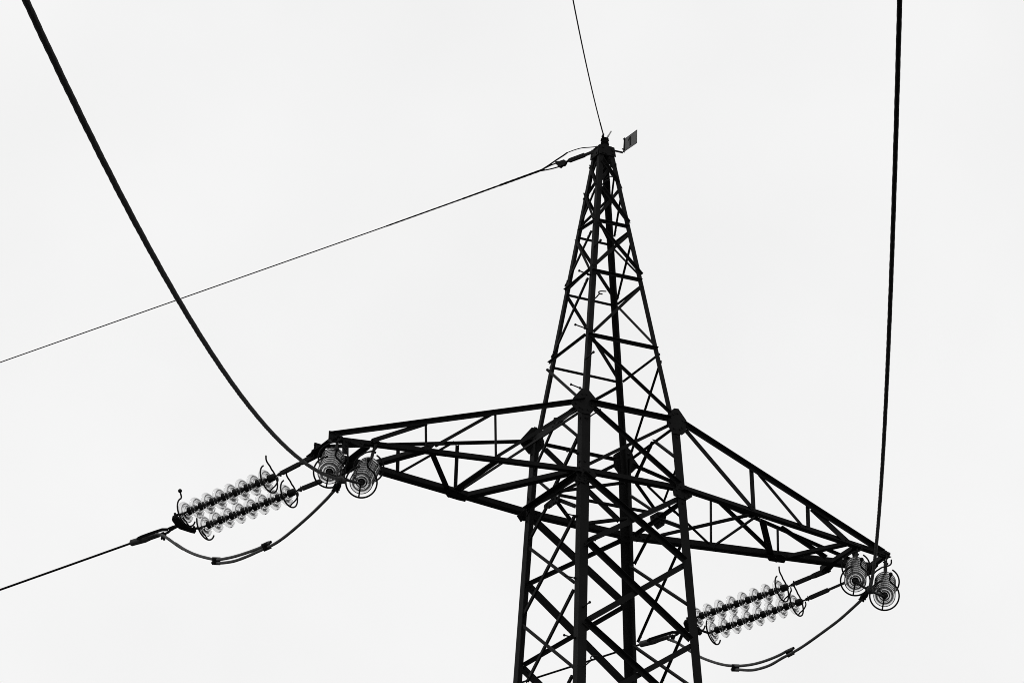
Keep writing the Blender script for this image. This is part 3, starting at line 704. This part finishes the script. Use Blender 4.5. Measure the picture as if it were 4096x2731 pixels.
LABELS = {
 'left_rear_a': 'upper of the two side-on strings of clear glass discs under the left crossarm tip',
 'left_rear_b': 'lower of the two side-on strings of clear glass discs under the left crossarm',
 'right_rear_a': 'upper of two side-on glass disc strings below the right crossarm, partly behind a pylon leg',
 'right_rear_b': 'lower of the two side-on strings of clear glass discs below the right crossarm',
 'left_front_a': 'end-on stack of glass discs at the left crossarm tip, crossed by the thick cable',
 'left_front_b': 'end-on stack of glass discs on the left crossarm, nearer the pylon legs',
 'right_front_a': 'end-on stack of glass discs on the right crossarm, left of the near-vertical cable',
 'right_front_b': 'end-on stack of glass discs at the right crossarm tip, right of the cable',
}
NDISC, PITCH = 8, 0.176
string_end = {}
for key, att, p8, d, pitch in STRINGS:
    att, p8, d = V(att), V(p8), V(d).normalized()
    front = 'front' in key
    up = V((0, 0, 1))
    up = (up - d * up.dot(d)).normalized()
    side = up.cross(d)                                      # local y
    if front:
        side = -side
        side = up.cross(d)
    M = Matrix(((d.x, side.x, up.x, p8.x), (d.y, side.y, up.y, p8.y), (d.z, side.z, up.z, p8.z), (0, 0, 0, 1)))
    s = thing('insulator_string', LABELS[key], 'insulator', M, 'glass insulator strings')
    inv = M.inverted()
    for i in range(NDISC):
        o = link('glass_disc', ME_DISC, s)
        o.location = (i * pitch, 0, 0)
        c = link('cap', ME_CAP, s)
        c.location = (i * pitch, 0, 0)
    end = (NDISC - 1) * pitch
    string_end[key] = M @ V((end + 0.15, 0, 0))
    # tower-end ring with its carrier rod
    sgn = 1 if not front else 1
    mb = MB()
    ring(0.03, 0.178, 55, -245, 0.0105, [(0.02, -.03, .185), (0.0, .05, .20), (-.01, .085, .225), (-.015, .09, .27)], mb)
    mb.tube(smooth_path([(-.10, 0, -.02), (-.10, .0, -.07), (-.06, -.0, -.12), (0.0, 0, -.15), (.03, .0, -.177)], 6), 0.0095, 8)
    mb.build('arcing_ring', FITTING, s)
    # line-end ring with ball
    mb = MB()
    xe = end + 0.07
    ring(xe, 0.183, 97 if front else 205, 418, 0.0105, [(xe + .005, .078, .185), (xe + .01, .075, .215), (xe + .01, .088, .25)], mb)
    mb.ball((xe + .01, .09, .268), 0.026)
    mb.tube([(xe + .075, 0, -.015), (xe + .06, -.012, -.06), (xe + .0, -.035, -.178)], 0.0095, 8)
    mb.build('arcing_ring', FITTING, s)
    # link hardware from the arm down to the first cap
    ax = (p8 - d * 0.06 - att)
    L = ax.length
    ax.normalize()
    pn = (ax.cross(V((0, 0, 1)))).normalized() if not front else V((1, 0, 0)) - ax * ax.x
    pn.normalize()
    pw = ax.cross(pn)
    # rear plates face the ground and so show their width from below
    mb = MB()
    e = p8 - d * 0.06
    mb.tube([e + d * 0.01, e - ax * 0.05], 0.011, 10)                     # ball pin
    mb.ball(e - ax * 0.062, 0.02, 12)
    mb.box(e - ax * 0.085, ax * 0.028, pw * 0.016, pn * 0.014)            # socket eye
    mb.bolt(e - ax * 0.09 + pw * 0.02, pw, 0.012, 0.014, 0.06)
    if front:
        mb.box(e - ax * (L * .5 + .02), ax * (L * .5 - .13), pw * 0.020, pn * 0.017)
    else:
        l0, l1 = 0.10, min(0.40, L * .6)
        for k in (-1, 1):                                                   # pair of adjuster plates
            prof = [(l0, -.012), (l0 + .02, -.026), (l1, -.026), (l1 + .012, -.018), (l1 + .012, .018), (l1, .026), (l0 + .02, .026), (l0, .012)]
            mb.prism([e - ax * x + pw * y + pn * (k * 0.014 - 0.003) for x, y in prof], pn * 0.006)
        for j in range(5):
            mb.bolt(e - ax * (l0 + .04 + (l1 - l0 - .06) * j / 4) + pn * .017, pn, 0.008, 0.006, 0.04)
        mb.prism([e - ax * x + pw * y - pn * 0.008 for x, y in ((l1 - .1, -.016), (L - .12, -.016), (L - .12, .016), (l1 - .1, .016))], pn * 0.016)
    s0 = att + V((0, 0, .02))
    if front:
        mb.tube(smooth_path([e - ax * (L - .14) + pw * .005, e - ax * (L - .12) + pw * .026, s0 + pw * .026, s0 + V((0, 0, .03)), s0 - pw * .026,
                             e - ax * (L - .12) - pw * .026, e - ax * (L - .14) - pw * .005], 5), 0.011, 8)
    else:
        prof = [(L - .24, -.017), (L - .17, -.030), (L - .05, -.032), (L + .07, -.028), (L + .07, .028), (L - .05, .032), (L - .17, .030), (L - .24, .017)]
        mb.prism([e - ax * x + pw * y + pn * .009 for x, y in prof], pn * .012)
        mb.prism([e - ax * x + pw * y - pn * .021 for x, y in prof], pn * .012)
        lug = V((0, -.17, .045))                                            # cleat bolted under the chord
        mb.prism([att + V((-.055, .02, -.012)), att + V((.055, .02, -.012)), att + V((.06, 0, 0)) + lug, att + V((-.06, 0, 0)) + lug], (0, 0, .024))
        mb.bolt(att + V((.03, -.03, -.01)), V((0, 0, -1)), .014)
        mb.bolt(att + V((-.03, -.03, -.01)), V((0, 0, -1)), .014)
    mb.bolt(e - ax * (L - .145) + pn * .02, pn, 0.015, 0.016, 0.055)
    if front:
        mb.box(s0 + V((0, 0, .012)), pw * 0.045, ax * 0.02, pn * 0.05)
    local(mb, inv).build('hanger_link', FITTING, s)

# ------------------------------------------------------------------ rear yokes, clamps and conductors
OFF = V(RIGHT_CLAMP_OFFSET)
yn = V(REAR_YOKE_NORMAL)
for shift, lab in ((V((0, 0, 0)), 'left'), (OFF, 'right')):
    mb = MB()
    base = V(REAR_YOKE[0]) + shift
    T = Matrix.Translation(base)
    Ti = Matrix.Translation(-base)
    poly = [V(p) + shift for p in REAR_YOKE]
    mb.prism([p - yn * 0.011 for p in poly], yn * 0.022)
    for key in (lab + '_rear_a', lab + '_rear_b'):
        p = string_end[key]
        c = min(poly, key=lambda q: (q - p).length)
        mb.tube([p - (c - p).normalized() * .02, p.lerp(c, .5), c], [0.014, 0.017, 0.014], 10)
        mb.bolt(p.lerp(c, .9) + yn * .014, yn, .016, .016, .06)
    mb.bolt(poly[-1].lerp(poly[3], .12) + yn * .012, yn, .016, .016, .05)
    y = local(mb, Ti).build('yoke_plate', FITTING)
    y.location = base
    tag(y, 'black triangular yoke plate at the outer ends of the %s' % ('left side-on disc strings' if lab == 'left' else 'right side-on disc strings'), 'yoke plate', 'yoke plates')
    cbase = V(CLAMP_BODY[0]) + shift
    T, Ti = Matrix.Translation(cbase), Matrix.Translation(-cbase)
    cl = thing('dead_end_clamp', ('long grey cable clamp out left in the open sky beyond the left disc strings' if lab == 'left'
               else 'long grey cable clamp seen between the pylon legs at the lower edge'), 'cable clamp', T, 'clamps of the far cables')
    cn = V(CLAMP_NORMAL)
    mb = MB()
    mb.tube([V(p) + shift for p in CLAMP_BODY], CLAMP_BODY_RADII, 16)
    local(mb, Ti).build('clamp_body', CLAMP, cl)
    for path, hw in ((CLAMP_STRAP, 0.019), (CLAMP_STRAP_BACK, 0.014)):
        mb = MB()
        pts = [V(p) + shift for p in path]
        o = cn * (-0.05 if path is CLAMP_STRAP else 0.02)
        k = 1 if cn.dot(_f) > 0 else -1
        for i in range(len(pts) - 1):
            d = (pts[i + 1] - pts[i])
            w = cn.cross(d).normalized() * hw
            e = d.normalized() * 0.004
            mb.box((pts[i] + pts[i + 1]) / 2 + o * k * (1 if i < len(pts) - 3 else .4), d / 2 + e, w, cn * (0.006 + 0.0004 * i))
        mb.bolt(pts[0] + o * k - cn * k * .008, -cn * k, .017, .016, .09)
        mb.bolt(pts[-2] - cn * k * .03, -cn * k, .015, .016, .08)
        local(mb, Ti).build('strap', FITTING, cl)
    mb = MB()
    a, b = (V(p) + shift for p in CLAMP_UBOLT)
    m_, d = (a + b) / 2, (b - a).normalized()
    n2 = cn.cross(d)
    mb.box(m_, d * 0.02, n2 * 0.03, cn * 0.032)
    for k in (-.016, .016):
        mb.rod(m_ + d * k - n2 * .05, m_ + d * k + n2 * .06, .008, 8)
        mb.tube([m_ + d * k + n2 * .035, m_ + d * k + n2 * .05], .015, 6, False)
        mb.tube([m_ + d * k - n2 * .045, m_ + d * k - n2 * .03], .015, 6, False)
    local(mb, Ti).build('cable_bolt', FITTING, cl)
    # conductor running off to the next pylon
    mb = MB()
    p0, d = V(REAR_WIRE_START) + shift, V(REAR_WIRE_DIR)
    mb.tube([p0 + d * s + V((0, 0, 0.0006 * s * s)) for s in [0, 1, 2, 4, 7] + list(range(10, 91, 5))], 0.0138, 10)
    c = local(mb, Matrix.Translation(-p0)).build('power_cable', WIRE)
    c.location = p0
    tag(c, ('thin straight cable leaving the left clamp towards the lower left picture edge' if lab == 'left'
            else 'thin straight cable glimpsed behind the pylon legs at the very bottom'), 'cable', 'far power cables')

# ------------------------------------------------------------------ front yokes, clamps, cables
for side, ya, yb, ap, d, lug, (ph, sl, cu) in FRONT_ENDS:
    ya, yb, ap, d, lug = V(ya), V(yb), V(ap), V(d).normalized(), V(lug)
    a, b = string_end[side + '_front_a'], string_end[side + '_front_b']
    w = (b - a).normalized()
    n = w.cross(d).normalized()
    mid = (a + b) / 2
    base = mid
    Ti = Matrix.Translation(-base)
    mb = MB()
    ends = [(a - w * .03, 0), (a - w * .03, .05), (mid + d * .0 - w * .06, .12), (mid + w * .06, .12), (b + w * .03, .05), (b + w * .03, 0), (b, -.02), (mid, .03), (a, -.02)]
    mb.prism([p + d * (k + .02) - n * .010 for p, k in ends], n * .020)
    for p in (a, b):
        mb.tube([p - d * .03, p + d * .035], 0.016, 10)
        mb.bolt(p + d * .035 + n * .012, n, .015, .014, .05)
    y = local(mb, Ti).build('yoke_plate', FITTING)
    y.location = base
    tag(y, 'thin dark yoke bar joining the two end-on disc stacks of the %s crossarm' % side, 'yoke plate', 'yoke plates')
    # wedge clamp holding the cable
    h = V((math.cos(ph), math.sin(ph), sl)).normalized()
    cl = thing('dead_end_clamp', 'knobbly cable clamp between the two end-on disc stacks of the %s crossarm' % side, 'cable clamp', Matrix.Translation(ap), 'clamps of the near cables')
    Ti = Matrix.Translation(-ap)
    mb = MB()
    back = mid + d * .13
    vv = V((0, 0, 1))
    mb.tube([back, ap - h * .02, ap + h * .10], [0.03, 0.045, 0.03], 14)
    mb.tube([ap - h * .05, ap - h * .01], 0.052, 12)
    for k, (u1, u2) in enumerate(((.05, .02), (-.05, .015), (.02, -.05), (-.03, -.045), (.055, -.03), (-.055, -.02))):
        c = ap + w * u1 + n * u2 - h * (.02 + .01 * k)
        mb.tube([c - h * .02, c + h * .025], 0.017, 6, False)
        mb.rod(c - h * .03, c + h * .045, 0.008, 6)
    mb.box(ap + w * .0 - h * .03, w * .06, n * .035, h * .018)
    local(mb, Ti).build('clamp_body', CLAMP, cl)
    mb = MB()
    mb.tube([ap - h * .02, ap.lerp(lug, .5), lug.lerp(ap, .1)], [0.028, 0.024, 0.03], 12)
    ld = (lug - ap).normalized()
    mb.box(lug, ld * .035, w * .04, n * .022)
    for k in (-.022, .022):
        for j in (-.03, .03):
            c = lug + ld * k + w * j
            mb.bolt(c + n * .024, n, .015, .018, .075)
    local(mb, Ti).build('jumper_lug', FITTING, cl)
    mb = MB()
    hx, hy = math.cos(ph), math.sin(ph)
    mb.cable([ap + V((hx * s, hy * s, sl * s + cu * s * s)) for s in [.045 * i for i in range(760)]], 0.0192)
    c = local(mb, Ti).build('power_cable', WIRE)
    c.location = ap
    tag(c, ('thick curved cable sweeping from the left disc stacks to the upper left corner' if side == 'left'
            else 'thick nearly vertical cable rising from the right disc stacks to the top edge'), 'cable', 'near power cables')

# ------------------------------------------------------------------ jumper loops
for side, (A, B), sp in (('left', JUMPER_LEFT, SPLICES[:2]), ('right', JUMPER_RIGHT, SPLICES[2:])):
    base = V(B[0])
    Ti = Matrix.Translation(-base)
    j = thing('jumper_cable', 'drooping jumper loop hanging under the %s crossarm, doubled between two clamps' % side, 'cable', Matrix.Translation(base), 'jumper loops')
    for path in (A, B):
        mb = MB()
        mb.cable(smooth_path(path, 10), 0.0182, lobes=8, amp=.03)
        local(mb, Ti).build('cable_strand', JUMPER, j)
    for c, d in sp:
        c, d = V(c), V(d).normalized()
        fw_ = _f
        u = d.cross(fw_).normalized()
        mb = MB()
        for k in (-1, 1):
            mb.tube([c + u * k * .021 - d * .05, c + u * k * .021 + d * .05], 0.028, 12)
        mb.box(c, d * .044, u * .030, fw_ * .026)
        for k in (-.03, 0, .03):
            mb.bolt(c + d * k + u * .02 - fw_ * .026, -fw_, .010, .012, .07)
            mb.box(c + d * k - fw_ * .028, d * .006, u * .035, fw_ * .006)
        local(mb, Ti).build('splice_clamp', FITTING, j)

# ------------------------------------------------------------------ earth wires at the peak
en = V(EARTH_PLANE_NORMAL)
if en.dot(_f) > 0:
    en = -en                                               # towards the viewer's side
base = V(EARTH_STRAP[0])
Ti = Matrix.Translation(-base)
ec = thing('earth_wire_clamp', 'slim bolted link and thimble holding the thin wire left of the pylon peak', 'cable clamp', Matrix.Translation(base))
mb = MB()
a, b = (V(p) for p in EARTH_STRAP)
d = (b - a).normalized()
u = d.cross(en)
mb.box((a + b) / 2, (b - a) / 2 + d * .05, u * 0.0225, en * .005)
for k in (.05, .10):
    mb.bolt(a + d * k, en, .009, .008, .02)
local(mb, Ti).build('strap', FITTING, ec)
mb = MB()
a, b = (V(p) for p in EARTH_ADJUSTER)
d, L = (b - a).normalized(), (b - a).length
for k in (-1, 1):
    prof = [(0, -.027), (L - .02, -.027), (L, -.012), (L, .012), (L - .02, .027), (0, .027)]
    mb.prism([a + d * x + u * y + en * (k * .012 - .003) for x, y in prof], en * .006)
for j in range(5):
    mb.bolt(a + d * (.03 + L * .16 * j) + u * .004 + en * .015, en, .009, .005, .035)
local(mb, Ti).build('adjuster_plate', FITTING, ec)
mb = MB()
a, b = (V(p) for p in EARTH_SHACKLE)
mb.tube([a, a.lerp(b, .3), b], [.024, .014, .018], 10)
mb.prism([V(p) - en * .022 for p in EARTH_THIMBLE], en * .044)
local(mb, Ti).build('thimble', FITTING, ec)

r0, r1, r2, r3, r4 = (V(p) for p in EARTH_REAR)
ew = thing('earth_wire', 'thin straight wire running from the pylon peak down to the left picture edge', 'cable', Matrix.Translation(r0), 'earth wires')
Ti = Matrix.Translation(-r0)
mb = MB()
mb.tube([r2, r3, r4], 0.0074, 8)
local(mb, Ti).build('wire_strand', WIRE, ew)
mb = MB()
n = 160
pts, rad = [], []
for i in range(n + 1):
    t = i / n
    p = r0.lerp(r1, t / .5) if t < .5 else r1.lerp(r2, (t - .5) / .5)
    pts.append(p)
    base_r = 0.0145 if t < .28 else (0.0112 if t < .52 else 0.0098)
    rad.append(base_r * (1 + .07 * math.sin(t * 2 * math.pi * 26)))
mb.tube(pts, rad, 10)
for loop in EARTH_LOOPS:
    mb.tube(smooth_path(loop, 6), 0.0085, 8)
local(mb, Ti).build('armour_rods', WIRE, ew)
bw = MB()
bw.tube(smooth_path(EARTH_BOND, 6), 0.0062, 8)
local(bw, Ti).build('bonding_lead', WIRE, ew)
bw = MB()
bw.tube(smooth_path(EARTH_BOND_ARMOUR, 6), 0.0098, 8)
local(bw, Ti).build('bonding_sleeve', WIRE, ew)

p0, (ph, sl, cu) = EARTH_FRONT
p0 = V(p0)
ew = thing('earth_wire', 'thin wire rising from the pylon peak to the top picture edge', 'cable', Matrix.Translation(p0), 'earth wires')
Ti = Matrix.Translation(-p0)
mb = MB()
hx, hy = math.cos(ph), math.sin(ph)
mb.tube([p0 + V((hx * s, hy * s, sl * s + cu * s * s)) for s in [0, .2, .5, 1] + [1.5 + .5 * i for i in range(60)]], 0.0080, 8)
local(mb, Ti).build('wire_strand', WIRE, ew)
mb = MB()
mb.tube([p0 + V((hx * s, hy * s, sl * s + cu * s * s)) for s in (0, .3, .6, .9, 1.1)], 0.0095, 8)
local(mb, Ti).build('armour_rods', WIRE, ew)
mb = MB()
mb.tube(smooth_path(EARTH_FRONT_CLAMP, 6), [0.017] * 13 + [0.013] * 6, 10)
mb.ball(EARTH_FRONT_CLAMP[2], 0.02, 10)
local(mb, Ti).build('wire_clamp', FITTING, ew)
